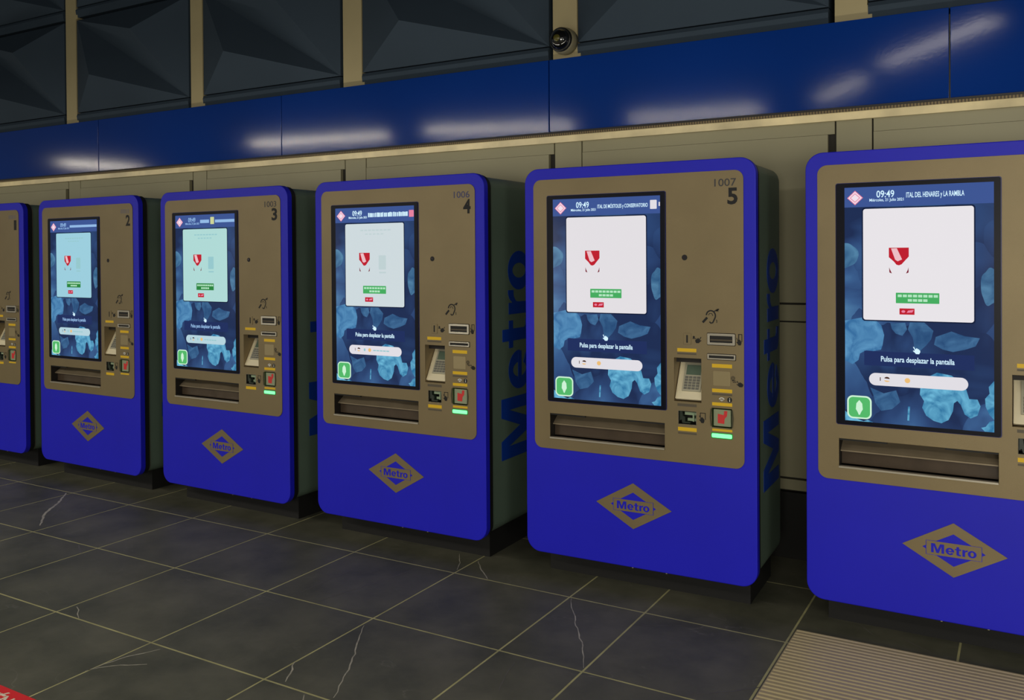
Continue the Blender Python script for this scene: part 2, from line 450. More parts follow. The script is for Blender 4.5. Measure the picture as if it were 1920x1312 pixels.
# ================================================================== TICKET MACHINES
MW = 1.1026; ZB, ZT = .12, 1.95
T1 = .035      # door thickness
FPT = -.004    # face plate front
BX = -.0095    # bezel front
LC = -.0098    # lcd front
SLOT = (.130, .697, .672, .790); PADR = (.742, .864, .893, 1.084); CT = (.761, .841, .794, .851); RT = (.910, .997, .792, .875)
NOTE = (.905, 1.000, 1.158, 1.187)
def hole(r, e=0.0): return [p for p in rrect(r[0]-e, r[1]+e, r[2]-e, r[3]+e)]

def leaf_material():
    m = bpy.data.materials.new('screen_leaf_picture'); m.use_nodes = True
    nt = m.node_tree; b = nt.nodes['Principled BSDF']; L = nt.links.new
    b.inputs['Base Color'].default_value = lin((4, 5, 8)); b.inputs['Roughness'].default_value = .12
    b.inputs['Specular IOR Level'].default_value = .25
    tc = nt.nodes.new('ShaderNodeTexCoord')
    n = nt.nodes.new('ShaderNodeTexNoise'); n.inputs['Scale'].default_value = 3.2; n.inputs['Detail'].default_value = 2.5; n.inputs['Distortion'].default_value = 1.4
    v = nt.nodes.new('ShaderNodeTexVoronoi'); v.inputs['Scale'].default_value = 4.5
    mv = nt.nodes.new('ShaderNodeVectorMath'); mv.operation = 'ADD'
    sc = nt.nodes.new('ShaderNodeVectorMath'); sc.operation = 'SCALE'; sc.inputs['Scale'].default_value = .16
    L(tc.outputs['Object'], n.inputs['Vector']); L(n.outputs['Color'], sc.inputs[0])
    L(sc.outputs[0], mv.inputs[0]); L(tc.outputs['Object'], mv.inputs[1]); L(mv.outputs[0], v.inputs['Vector'])
    sep = nt.nodes.new('ShaderNodeSeparateColor'); L(v.outputs['Color'], sep.inputs[0])
    mm = nt.nodes.new('ShaderNodeMath'); mm.operation = 'MULTIPLY_ADD'; mm.inputs[1].default_value = .45
    L(sep.outputs[0], mm.inputs[0]); L(n.outputs['Fac'], mm.inputs[2])
    sb = nt.nodes.new('ShaderNodeMath'); sb.operation = 'SUBTRACT'; L(mm.outputs[0], sb.inputs[0])
    ds = nt.nodes.new('ShaderNodeMath'); ds.operation = 'MULTIPLY'; ds.inputs[1].default_value = .55
    L(v.outputs['Distance'], ds.inputs[0]); L(ds.outputs[0], sb.inputs[1])
    cr = nt.nodes.new('ShaderNodeValToRGB'); e = cr.color_ramp.elements
    e[0].position = .25; e[0].color = lin((30, 46, 84))
    e[1].position = .95; e[1].color = lin((84, 134, 176))
    k = e.new(.5); k.color = lin((44, 70, 116)); k = e.new(.7); k.color = lin((58, 94, 142))
    L(sb.outputs[0], cr.inputs[0]); L(cr.outputs[0], b.inputs['Emission Color']); b.inputs['Emission Strength'].default_value = .95
    return m
LEAFBG = leaf_material()
def petal_material(name, c0, c1, s):
    m = mat(name, (4, 5, 8), rough=.12, emit=c0, estr=s, spec=.25)
    nt = m.node_tree; b = nt.nodes['Principled BSDF']; L = nt.links.new
    tc = nt.nodes.new('ShaderNodeTexCoord'); n = nt.nodes.new('ShaderNodeTexNoise')
    n.inputs['Scale'].default_value = 14; n.inputs['Detail'].default_value = 5; n.inputs['Distortion'].default_value = 1.2
    cr = nt.nodes.new('ShaderNodeValToRGB'); cr.color_ramp.elements[0].position = .35; cr.color_ramp.elements[1].position = .68
    cr.color_ramp.elements[0].color = lin(c0); cr.color_ramp.elements[1].color = lin(c1)
    L(tc.outputs['Object'], n.inputs['Vector']); L(n.outputs['Fac'], cr.inputs[0]); L(cr.outputs[0], b.inputs['Emission Color'])
    return m
PET1 = petal_material('screen_petal', (42, 112, 158), (112, 188, 220), 1.0)
PET2 = petal_material('screen_pale_leaf', (50, 96, 142), (92, 146, 186), .75)
PET3 = petal_material('screen_left_leaf', (52, 108, 160), (96, 156, 200), .95)
PET4 = petal_material('screen_mid_leaf', (40, 78, 124), (70, 116, 160), .9)
BAR = glow('screen_top_bar', (66, 92, 158), .85)
BAND = glow('screen_text_band', (36, 52, 102), .85)
TXT = glow('screen_text', (205, 235, 250), 1.1)
PILL = glow('screen_pill', (225, 222, 228), 1.0)
GREENB = glow('screen_green', (70, 172, 96), 1.0)
REDB = glow('screen_red', (190, 30, 46), 1.0)
DRED = glow('screen_dark_red', (120, 22, 42), 1.0)
GBTXT = glow('screen_pale_green_text', (178, 228, 192), 1.0)
PINK = glow('screen_pink', (232, 130, 160), 1.0)
MICG = glow('screen_mic_green', (84, 184, 106), 1.0)
MICW = glow('screen_mic_white', (206, 242, 214), 1.0)
FAINT = glow('screen_faint_blue', (150, 200, 205), 1.0)
FL1 = glow('screen_dark_dot', (70, 40, 30), 1.0); FL2 = glow('screen_orange_dot', (236, 190, 120), 1.0)
SCRD = glow('screen_dark_shadow', (22, 34, 66), .8)

def blob(cx, cz, rx, rz, seed, n=30, amp=.12, lobes=5):
    rnd = random.Random(seed); ph = [rnd.uniform(0, 6.28) for _ in range(4)]
    out = []
    for i in range(n):
        a = 2*math.pi*i/n
        k = 1+amp*math.sin(lobes*a+ph[0])+amp*.5*math.sin((lobes+3)*a+ph[1])+amp*.35*math.sin(2*a+ph[2])
        out.append((cx+rx*k*math.cos(a), cz+rz*k*math.sin(a)))
    return out
def clip(poly, x0, x1, z0, z1):
    def cl(ps, ins, inter):
        out = []
        for i in range(len(ps)):
            a, b = ps[i-1], ps[i]
            if ins(b):
                if not ins(a): out.append(inter(a, b))
                out.append(b)
            elif ins(a): out.append(inter(a, b))
        return out
    def ix(v): return lambda a, b: (v, a[1]+(b[1]-a[1])*(v-a[0])/(b[0]-a[0]))
    def iz(v): return lambda a, b: (a[0]+(b[0]-a[0])*(v-a[1])/(b[1]-a[1]), v)
    poly = cl(poly, lambda p: p[0] >= x0, ix(x0)); poly = cl(poly, lambda p: p[0] <= x1, ix(x1))
    poly = cl(poly, lambda p: p[1] >= z0, iz(z0)); poly = cl(poly, lambda p: p[1] <= z1, iz(z1))
    return poly
LX0, LX1, LZ0, LZ1 = .155, .683, .866, 1.801

# hand pictogram (index finger pointing up-left), unit box
HAND = [(.0, .95), (.12, 1.0), (.34, .62), (.46, .80), (.60, .78), (.66, .66), (.78, .70), (.84, .56), (.95, .55), (1.0, .30), (.84, .0), (.42, .0), (.22, .22), (.0, .38), (.04, .48), (.24, .44), (.22, .58)]
def hand(x0, x1, z0, z1, flip=False):
    return [(x0+(1-u if flip else u)*(x1-x0), z0+v*(z1-z0)) for u, v in HAND]
def star(cx, cz, r):
    return [(cx+(r if i % 2 == 0 else r*.42)*math.cos(i*math.pi/5+1.57), cz+(r if i % 2 == 0 else r*.42)*math.sin(i*math.pi/5+1.57)) for i in range(10)]
def bars(x0, x1, z0, z1, y, seed, n=9):
    """illegible line of lettering: short strokes"""
    rnd = random.Random(seed); lst = []; x = x0
    st = (x1-x0)/n
    for i in range(n):
        w = st*rnd.uniform(.55, .92); h = rnd.uniform(.88, 1.0)
        lst.append((rrect(x, x+w, z0, z0+(z1-z0)*h), y, y+.0004)); x += st
    return plates(lst)

def frame_mesh(r, ed, y0, y1, rad=.004):
    return plate(rrect(r[0]-ed, r[1]+ed, r[2]-ed, r[3]+ed, rad), y0, y1, [rrect(r[0], r[1], r[2], r[3])], bev=.001)
def recess_mesh(r, y0, y1):
    bm = bmesh.new(); box_into(bm, r[0], r[1], y0, y1, r[2], r[3], skip=('y0',))
    me = bpy.data.meshes.new('recess'); 
    bmesh.ops.recalc_face_normals(bm, faces=bm.faces); bmesh.ops.reverse_faces(bm, faces=bm.faces)
    bm.to_mesh(me); bm.free(); return me

LOC = (-MW/2, -.3, 0)
CARD = {6: ((232, 228, 232), 1.0), 5: ((230, 226, 230), .97), 4: ((214, 226, 230), .92), 3: ((182, 226, 222), .92), 2: ((162, 214, 230), .92), 1: ((162, 214, 230), .92)}  # bluer, dimmer cards paint in the falloff of screens seen obliquely
CODE = {5: '1007', 4: '1006', 3: '1003'}
MARQ = {5: 'ITAL DE M\u00d3STOLES y CONSERVATORIO', 6: 'ITAL DEL HENARES y LA RAMBLA'}
LABEL = {
    1: 'blue ticket machine numbered 1, cut by the left edge, next to machine 2',
    2: 'blue ticket machine numbered 2 with steel face and pale blue notice on its screen',
    3: 'blue ticket machine numbered 3 with green lamp and 1003 printed above the numeral',
    4: 'blue ticket machine numbered 4, its grey side showing blue Metro lettering',
    5: 'blue ticket machine numbered 5 with 1007 printed above the numeral',
    6: 'nearest blue ticket machine, cut by the right edge, above the ribbed floor plate'}

def build_machine(num, xc, dy, ang):
    root = bpy.data.objects.new('ticket_machine', None); C.objects.link(root)
    off = Vector((-math.sin(ang)*.3, math.cos(ang)*.3))
    root.location = (xc+off.x, dy+off.y, 0); root.rotation_euler = (0, 0, ang)
    tag(root, LABEL[num], 'ticket machine', 'row of blue ticket machines')
    def P(name, key, fn, m, label=None):
        key = key+'/'+m.name
        o = link(name, cached(key, fn), m, root, LOC)
        if label: o['label'] = label
        return o
    def SP(name, key, fn, m, par, label=None):
        key = key+'/'+m.name
        o = link(name, cached(key, fn), m, par)
        if label: o['label'] = label
        return o
    holes = [hole(h, .006) for h in (SLOT, PADR, CT, RT)]; fholes = [hole(h, .0003) for h in (SLOT, PADR, CT, RT)]
    # --- carcass
    def body():
        bm = bmesh.new()
        o = rrect(.014, MW-.014, ZB+.012, ZT-.012, .055, 8)
        ring = []
        for y, e in ((.078, 0), (.50, 0), (.54, .006), (.565, .022), (.575, .045)):
            rp = rrect(.014+e, MW-.014-e, ZB+.012+e, ZT-.012-e, .055, 8)
            ring.append([bm.verts.new((x, y, z)) for x, z in rp])
        for a, b in zip(ring, ring[1:]):
            for i in range(len(a)): bm.faces.new((a[i], a[(i+1) % len(a)], b[(i+1) % len(a)], b[i]))
        bm.faces.new(ring[-1])
        return mk(bm)
    bd = P('cabinet_body', 'body', body, SIDE)
    def side_text():
        me = metro_mesh(.486, 1.564, .175, .475, 0, t=.0015)
        for v in me.vertices:
            x, y, z = v.co           # text x -> height, text z -> depth towards the front
            v.co = Vector((MW-.0135+(.0015-y), .475+.175-z, x))
        return me
    SP('side_lettering', 'sidetxt', side_text, SIDEBLUE, bd, 'blue Metro lettering running up the side')
    P('gasket', 'gasket', lambda: plate(rrect(.004, MW-.004, ZB+.004, ZT-.004, .066, 10), T1, .070, [rrect(.05, MW-.05, .55, 1.9)]), TRIM)
    P('bead_strip', 'bead', lambda: plate(rrect(.009, MW-.009, ZB+.008, ZT-.008, .06, 10), .070, .078, [rrect(.05, MW-.05, .55, 1.9)]), BEAD)
    P('door', 'door', lambda: plate(rrect(0, MW, ZB, ZT, .070, 12), 0, T1, holes, bev=.004), BLUE, 'blue lacquered front')
    P('face_plate', 'face', lambda: plate(rrect(.048, 1.050, .622, 1.897, .038, 8), FPT, 0, fholes, bev=.0008), BRASS, 'brushed warm steel plate')
    # plinth
    pl = P('plinth', 'plinth', lambda: plates([(rrect(.062, MW-.062, 0, ZB+.014), .13, .52)]), PLINTH)
    for k, x in enumerate((.49, .655)):
        SP('latch_pin', 'pin%d' % k, lambda: plates([(rrect(x, x+.007, .072, .092, .002), .122, .130)]), mat('pin_steel', (200, 190, 150), rough=.3, metal=.3), pl)
    # emblem
    cx, cz = .5455, .400
    def diam(rx, rz, y0, y1): return plate([(cx-rx, cz), (cx, cz-rz), (cx+rx, cz), (cx, cz+rz)], y0, y1)
    em = P('emblem', 'em', lambda: diam(.181, .104, -.002, 0), BRASS, 'steel diamond emblem')
    SP('emblem_diamond', 'em2', lambda: diam(.109, .062, -.0026, -.002), BLUE, em)
    SP('emblem_bar', 'em3', lambda: plate(rrect(cx-.096, cx+.096, cz-.027, cz+.027), -.0032, -.002), BRASS, em)
    SP('emblem_outline', 'em4', lambda: plate(rrect(cx-.0965, cx+.0965, cz-.0275, cz+.0275), -.0036, -.003, [rrect(cx-.0948, cx+.0948, cz-.0264, cz+.0264)]), BLUE, em)
    SP('emblem_lettering', 'em5', lambda: metro_mesh(cx-.078, cx+.078, cz-.0175, cz+.0175, -.004), BLUE, em)
    # numbers
    if num in CODE:
        P('serial_number', 'code%d' % num, lambda: text_mesh(CODE[num], .926, 1.020, 1.829, 1.862, FPT-.0006, bold=.005), NUMB if num == 4 else NUMG)
    elif num in (1, 2):
        P('serial_number', 'codeblur', lambda: bars(.930, 1.018, 1.832, 1.860, FPT-.0004, 5, 5), mat('faint_serial_print', (120, 112, 108), rough=.6))
    if num < 6:
        P('machine_number', 'num%d' % num, lambda: text_mesh(str(num), .982 if num != 1 else .995, 1.026, 1.750, 1.822, FPT-.0006, bold=.03), BLACK, 'bold black numeral %d' % num)
    # camera eye
    ey = P('camera_eye', 'eye', lambda: plate(ell(.792, 1.525, .0125, .0125), FPT-.001, FPT), BLACK)
    SP('eye_lens', 'eye2', lambda: plate(ell(.790, 1.527, .004, .004), FPT-.0016, FPT-.001), mat('lens', (60, 50, 60), rough=.1), ey)
    # --- display
    ds = P('display', 'bezel', lambda: plate(rrect(.122, .705, .850, 1.818, .008), BX, FPT, bev=.0015), BEZEL, 'tall lit touch screen in a dark frame')
    SP('display_rim', 'bezrim', lambda: plate(rrect(.1195, .7085, .8475, 1.8205, .009), FPT-.002, FPT, [rrect(.122, .705, .850, 1.818, .008)]), BEZELRIM, ds)
    sub = lambda name, key, fn, m, lab=None: SP(name, key, fn, m, ds, lab)
    def pic(): return plate(rrect(LX0, LX1, LZ0, LZ1), LC-.0002, BX+.001)
    sub('screen_picture', 'lcd', pic, LEAFBG, 'dim blue leaf picture')
    y = LC-.0006
    for k, (a, b, c, d, sd, lb) in enumerate([(.160, 1.53, .045, .05, 8, 3), (.670, 1.41, .030, .07, 9, 4)]):
        sub('pale_leaf', 'leaf%d' % k, lambda: plates([(clip(blob(a, b, c, d, sd, amp=.05, lobes=lb, n=60), LX0, LX1, LZ0, LZ1), y, y+.0003)]), PET2)
    def leafpoly(k, pts, m): sub('pale_leaf', 'lp%d' % k, lambda: plates([(pts, y-.0001, y+.0003)]), m)
    leafpoly(0, [(.1555, 1.268), (.22, 1.282), (.268, 1.277), (.292, 1.252), (.302, 1.215), (.296, 1.175), (.29, 1.157), (.262, 1.150), (.235, 1.152), (.212, 1.138), (.206, 1.112), (.184, 1.094), (.1555, 1.108)], PET3)
    leafpoly(1, [(.395, 1.268), (.445, 1.270), (.478, 1.238), (.470, 1.205), (.452, 1.180), (.430, 1.158), (.412, 1.168), (.405, 1.210), (.388, 1.240)], PET4)
    leafpoly(2, [(.325, 1.262), (.378, 1.266), (.385, 1.240), (.368, 1.215), (.345, 1.222), (.330, 1.240)], PET4)
    leafpoly(3, [(.486, 1.215), (.540, 1.238), (.585, 1.222), (.636, 1.216), (.622, 1.185), (.585, 1.170), (.545, 1.160), (.510, 1.168), (.480, 1.185)], PET4)
    leafpoly(4, [(.250, 1.005), (.300, .985), (.345, 1.0), (.360, .955), (.330, .925), (.290, .915), (.268, .945), (.262, .975)], PET4)
    def flower():
        f1 = [(.432, 1.02), (.45, 1.055), (.49, 1.078), (.54, 1.07), (.575, 1.045), (.59, 1.02), (.60, .985), (.628, .985), (.638, .96), (.628, .925), (.605, .912), (.585, .925), (.572, .96), (.56, .975), (.548, .965), (.545, .935), (.53, .90), (.505, .885), (.478, .892), (.452, .91), (.438, .94), (.445, .965), (.43, .99)]
        f2 = clip([(.684, 1.06), (.665, 1.035), (.668, 1.01), (.653, .99), (.655, .96), (.668, .93), (.684, .912)], LX0, LX1, LZ0, LZ1)
        f3 = [(.683, .867), (.683, .91), (.668, .905), (.655, .885), (.640, .880), (.652, .867)]
        f4 = [(.385, .885), (.392, .885), (.395, .94), (.388, .94)]
        f5 = [(.155, .867), (.155, .905), (.175, .885), (.225, .868), (.24, .875), (.26, .867)]
        return f1, f2, f3, f4, f5
    for k, fl_ in enumerate(flower()):
        sub('blossom', 'flower%d' % k, lambda: plates([(fl_, y-.0002, y+.0003)]), PET1, 'pale cyan blossom' if k == 0 else None)
    sub('status_bar', 'sbar', lambda: plate(rrect(LX0, LX1, 1.722, LZ1), y-.0003, y+.0004), BAR)
    lg = sub('screen_logo', 'slogo', lambda: plate([(.165, 1.759), (.195, 1.730), (.225, 1.759), (.195, 1.788)], y-.0007, y), PINK)
    lgw = glow('screen_logo_white', (240, 224, 236), 1.0)
    sub('screen_logo_core', 'slogo2', lambda: plates([([(.169, 1.759), (.195, 1.734), (.221, 1.759), (.195, 1.784)], y-.0010, y-.0006)]), lgw)
    sub('screen_logo_ring', 'slogo3', lambda: plate([(.175, 1.759), (.195, 1.740), (.215, 1.759), (.195, 1.778)], y-.0014, y-.0008, [[(.179, 1.759), (.195, 1.744), (.211, 1.759), (.195, 1.774)]]), PINK)
    T = y-.0008
    far = num <= 3  # oblique-view dimming is put into the text, pill and green button colours
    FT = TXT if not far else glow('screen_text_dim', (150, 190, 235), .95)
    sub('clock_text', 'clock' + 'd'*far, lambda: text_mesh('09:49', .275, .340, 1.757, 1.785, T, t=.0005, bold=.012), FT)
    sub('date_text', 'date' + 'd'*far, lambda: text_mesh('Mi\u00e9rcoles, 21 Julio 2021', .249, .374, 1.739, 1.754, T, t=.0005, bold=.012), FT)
    if num in MARQ:
        x1 = .626 if num == 5 else .585
        sub('marquee_text', 'marq%d' % num, lambda: text_mesh(MARQ[num], .383, x1, 1.747, 1.774, T, t=.0005, bold=.014), FT)
        if num == 5:
            sub('marquee_icon', 'micon5', lambda: plates([(rrect(.637, .668, 1.742, 1.782, .003), T, T+.0005), (rrect(.677, .683, 1.754, 1.772), T, T+.0005)]), PILL)
    elif num == 4:
        sub('marquee_text', 'marq4', lambda: bars(.383, .645, 1.748, 1.772, T, 44, 22), FT)
        sub('marquee_icon', 'micon4', lambda: plates([(rrect(.652, .682, 1.743, 1.778, .003), T, T+.0005)]), PINK)
    elif num == 3:
        sub('marquee_text', 'marq3', lambda: plates([(rrect(.383, .462, 1.750, 1.770), T, T+.0005), (rrect(.515, .682, 1.751, 1.768), T, T+.0005)]), FT)
        sub('marquee_icon', 'micon3', lambda: plates([(rrect(.474, .506, 1.742, 1.785, .003), T, T+.0005)]), glow('screen_yellow_icon', (214, 222, 160), .9))
    else:
        sub('marquee_text', 'marq2', lambda: plates([(rrect(.383, .682, 1.752, 1.768), T, T+.0005)]), FT)
    # notice card
    cc, cs = CARD[num]
    sub('card_shadow', 'cardsh', lambda: plate(rrect(.220, .622, 1.269, 1.719, .012), y-.0005, y), SCRD)
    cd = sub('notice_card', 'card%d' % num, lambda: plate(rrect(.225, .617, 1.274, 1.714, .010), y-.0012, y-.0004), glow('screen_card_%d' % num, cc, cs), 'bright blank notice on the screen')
    Z = y-.0016
    sub('card_picture', 'cpic', lambda: plates([([(.320, 1.559), (.320, 1.522), (.338, 1.505), (.348, 1.492), (.357, 1.490), (.366, 1.494), (.378, 1.508), (.392, 1.524), (.392, 1.559)], Z, Z+.0004)]), REDB, 'red ticket picture')
    sub('card_ticket', 'cpic2', lambda: plates([([(.328, 1.556), (.349, 1.557), (.368, 1.513), (.352, 1.506), (.343, 1.512)], Z-.0004, Z)]), glow('screen_ticket_pink', (236, 190, 196), 1.0))
    for k, mk_ in enumerate(([(.321, 1.482), (.325, 1.472), (.331, 1.458), (.322, 1.462)], [(.391, 1.482), (.388, 1.472), (.382, 1.458), (.391, 1.462)])):
        sub('card_mark', 'cmark%d' % k, lambda: plates([(mk_, Z, Z+.0004)]), DRED)
    sub('green_button', 'gbtn', lambda: plates([(rrect(.345, .499, 1.342, 1.383, .002), Z, Z+.0004)]), GREENB if num > 3 else glow('screen_green_dim', (44, 140, 66), .9))
    def gt():
        a = [(rrect(.352+i*.0182, .352+i*.0182+.0145, 1.366, 1.376), Z-.0004, Z) for i in range(8)]
        b = [(rrect(.388+i*.0182, .388+i*.0182+.015, 1.349, 1.359), Z-.0004, Z) for i in range(4)]
        return plates(a+b)
    sub('button_lettering', 'gbtnt', gt, GBTXT)
    sub('red_button', 'rbtn', lambda: plates([(rrect(.358, .412, 1.298, 1.322, .001), Z, Z+.0004)]), REDB)
    sub('red_button_mark', 'rbtn2', lambda: plates([([(.384, 1.305), (.404, 1.307), (.409, 1.317), (.389, 1.314)], Z-.0004, Z), (ell(.372, 1.310, .007, .005, 12), Z-.0004, Z)]), PINK)
    if num <= 4:
        fm = FAINT if num < 4 else glow('screen_faint_grey', (196, 214, 216), .95)
        def faint():
            l = [(rrect(.330+i*.026, .350+i*.026, 1.675, 1.682), Z, Z+.0003) for i in range(8)]
            l += [(rrect(.362+i*.026, .380+i*.026, 1.655, 1.661), Z, Z+.0003) for i in range(5)]
            l += [(rrect(.452, .500, 1.470, 1.545, .004), Z, Z+.0003), (rrect(.455, .500, 1.450, 1.458), Z, Z+.0003)]
            return plates(l)
        sub('faint_lettering', 'faint%d' % (num < 4), faint, fm)
    # lower strip of the screen
    sub('text_band', 'band', lambda: plate(rrect(.228, .618, 1.093, 1.150), y-.0004, y+.0002), BAND)
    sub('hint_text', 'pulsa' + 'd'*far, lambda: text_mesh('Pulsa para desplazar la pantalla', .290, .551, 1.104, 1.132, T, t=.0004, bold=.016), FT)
    sub('tap_icon', 'tap', lambda: plates([(hand(.406, .432, 1.146, 1.174), T-.0002, T+.0003)]), TXT)
    pill = sub('language_pill', 'pill', lambda: plate(rrect(.246, .597, 1.015, 1.064, .0244, 10), y-.0012, y-.0004), PILL if num > 3 else glow('screen_pill_dim', (190, 222, 232), .9), 'white rounded language bar')
    sub('language_flags', 'flags', lambda: plates([(ell(.312, 1.043, .010, .008, 14, 0, 180), Z, Z+.0003), (rrect(.286, .289, 1.034, 1.048), Z, Z+.0003)]), FL1)
    sub('language_flags', 'flags2', lambda: plates([(ell(.312, 1.037, .010, .006, 14, 180, 360), Z, Z+.0003), (ell(.386, 1.041, .010, .010, 14), Z, Z+.0003)]), FL2)
    if num <= 4:
        sub('language_flags', 'flags3', lambda: plates([(ell(.352, 1.041, .006, .008, 12), Z, Z+.0003)] + [(rrect(.41+i*.022, .428+i*.022, 1.037, 1.043), Z, Z+.0003) for i in range(5)]), FAINT)
    mc = sub('voice_button', 'mic', lambda: plate(rrect(.163, .255, .877, .969, .022), y-.0008, y), MICW, 'green voice button')
    sub('voice_button_face', 'mic2', lambda: plate(rrect(.169, .249, .883, .963, .017), y-.0013, y-.0007), MICG)
    sub('voice_symbol', 'mic3', lambda: plates([([(.209, .952), (.220, .938), (.222, .915), (.216, .905), (.211, .893), (.207, .893), (.202, .905), (.196, .915), (.198, .938)], Z-.0004, Z)]), MICW)
    # --- ticket slot
    sl = P('ticket_tray', 'tray', lambda: recess_mesh(SLOT, FPT+.002, .10), DARK, 'dark steel delivery tray')
    def chute():
        bm = bmesh.new()
        x0, x1 = SLOT[0]+.001, SLOT[1]-.001
        pr = [(.098, .786), (.030, .740), (.026, .738), (.026, .733), (.098, .733)]
        a = [bm.verts.new((x0, p, q)) for p, q in pr]; b = [bm.verts.new((x1, p, q)) for p, q in pr]
        for i in range(5): bm.faces.new((a[i], a[(i+1) % 5], b[(i+1) % 5], b[i]))
        bm.faces.new(a); bm.faces.new(b)
        return mk(bm)
    SP('tray_chute', 'chute', chute, TRAYS, sl, 'sloping steel chute')
    SP('tray_flap', 'flap', lambda: plates([(rrect(SLOT[0]+.002, SLOT[1]-.002, .680, .731), .045, .049)]), TRAYD, sl)
    SP('tray_lip', 'lip', lambda: plates([(rrect(SLOT[0], SLOT[1], .672, .679), -.010, .012)]), STEEL, sl, 'bright steel lip')
    for k, xx in enumerate((SLOT[0], SLOT[1]-.18)):
        SP('tray_corner', 'corn%d' % k, lambda: plates([(rrect(xx, xx+.18, .783, .790), .0, .012)]), TRIM, sl)
    # --- card terminal
    pr = P('terminal_niche', 'niche', lambda: recess_mesh(PADR, FPT+.002, .115), mat('niche_metal', (150, 132, 98), rough=.4, metal=.3), 'recess holding the card terminal')
    SP('niche_hood', 'hood', lambda: plates([(rrect(PADR[0], PADR[1], 1.062, PADR[3]), .03, .11)]), DARK, pr)
    # terminal lies on a slope from front-bottom to back-top
    a = Vector((0, .004, .903)); b = Vector((0, .088, 1.058)); dv = (b-a); Ls = dv.length; dv.normalize()
    nv = Vector((0, -dv.z, dv.y))
    def slope(lst):
        bm = bmesh.new()
        for u0, u1, s0, s1, h0, h1 in lst:
            vs = []
            for u in (u0, u1):
                for s in (s0, s1):
                    for h in (h0, h1):
                        vs.append(bm.verts.new(Vector((u, 0, 0))+a+dv*s+nv*h))
            for f in ((0, 1, 3, 2), (4, 6, 7, 5), (0, 4, 5, 1), (2, 3, 7, 6), (0, 2, 6, 4), (1, 5, 7, 3)): bm.faces.new([vs[i] for i in f])
        return mk(bm)
    tm = P('card_terminal', 'tm', lambda: slope([(PADR[0]+.003, PADR[1]-.003, 0, Ls, -.012, 0), (PADR[0]+.003, PADR[0]+.007, 0, Ls, 0, .004)]), CREAM, 'cream card terminal')
    SP('terminal_pad', 'tpad', lambda: slope([(.770, .853, .036, .168, 0, .007)]), TGREY, tm)
    SP('terminal_screen', 'tscr', lambda: slope([(.779, .845, .112, .158, .007, .0085)]), TSCR, tm)
    def key(r, c):
        u = .7775+c*.0178; s = .044+r*.0128
        return slope([(u, u+.0135, s, s+.0092, .007, .0095)])
    for r in range(5):
        for c in range(4):
            SP('terminal_key', 'key%d%d' % (r, c), lambda: key(r, c), KEY, tm)
    # --- slots on the right
    cn = P('coin_slot', 'coin', lambda: plate(rrect(.786, .820, 1.144, 1.194, .003), FPT-.003, FPT, bev=.001), BRASS)
    SP('coin_slot_mouth', 'coin2', lambda: plates([(rrect(.799, .806, 1.152, 1.186, .002), FPT-.0036, FPT-.003)]), BLACK, cn)
    def fr(key, r, ed, name, lab):
        f = P(name, key, lambda: frame_mesh(r, ed, FPT-.006, FPT), STEEL, lab)
        SP('slot_outline', key+'o', lambda: frame_mesh((r[0]-ed, r[1]+ed, r[2]-ed, r[3]+ed), .0025, FPT-.001, FPT), BLACK, f)
        SP('slot_mouth', key+'m', lambda: plates([(rrect(r[0], r[1], r[2], r[3]), FPT-.0012, FPT)]), TRIM, f)
        return f
    nf = fr('noteslot', (.903, 1.002, 1.158, 1.187), .010, 'banknote_slot', 'steel framed banknote slot')
    SP('slot_roller', 'roller', lambda: plates([(rrect(.905, 1.000, 1.166, 1.172), FPT-.003, FPT-.001)]), mat('roller', (84, 74, 58), rough=.4), nf)
    cf = fr('cardslot', (.899, 1.008, 1.091, 1.102), .006, 'card_slot', 'narrow steel framed card slot')
    # labels
    def lab(key, r, m=YEL, nm='yellow_label'): return P(nm, key, lambda: plate(rrect(*r), FPT-.0007, FPT), m)
    for i, r in enumerate([(.757, .843, 1.112, 1.127), (.912, .999, 1.050, 1.066), (.912, .999, .944, .959), (.912, .999, .886, .900), (.759, .843, .764, .780)]):
        lab('y%d' % i, r)
    if num >= 4:
        for i, r in enumerate([(.757, .843, 1.100, 1.107), (.912, .999, .931, .939), (.757, .843, .872, .884), (.759, .843, .750, .758)]):
            lab('g%d' % i, r, GREYLAB, 'braille_label')
    lab('y7', (.912, .999, .776, .786))
    # symbols
    def ear():
        bm = bmesh.new(); y0, y1 = FPT-.0006, FPT
        cx, cz = .908, 1.273
        arc = [(cx+.020*math.cos(math.radians(t)), cz+.022*math.sin(math.radians(t))) for t in range(175, -35, -15)]
        arc += [(cx+.012, cz-.022), (cx+.008, cz-.030), (cx+.000, cz-.032), (cx-.006, cz-.026)]
        ribbon_into(bm, arc, .006, y0, y1)
        ribbon_into(bm, [(cx-.010, cz+.002), (cx-.006, cz+.010), (cx+.004, cz+.010), (cx+.009, cz)], .003, y0, y1)
        ribbon_into(bm, [(.872, 1.243), (.892, 1.265)], .010, y0, y1)
        ribbon_into(bm, [(.922, 1.292), (.944, 1.303)], .004, y0, y1)
        plate_into(bm, star(.936, 1.297, .009), y0, y1)
        ribbon_into(bm, [(.934, 1.243), (.934, 1.255), (.930, 1.255)], .003, y0, y1)
        return mk(bm)
    P('hearing_loop_symbol', 'ear', ear, BLACK, 'black ear symbol')
    P('coin_hand_symbol', 'h1', lambda: plates([(hand(.838, .866, 1.152, 1.180, True)[::-1], FPT-.0006, FPT), (ell(.832, 1.178, .005, .005, 12), FPT-.0006, FPT), (rrect(.826, .842, 1.170, 1.173), FPT-.0006, FPT)]), BLACK)
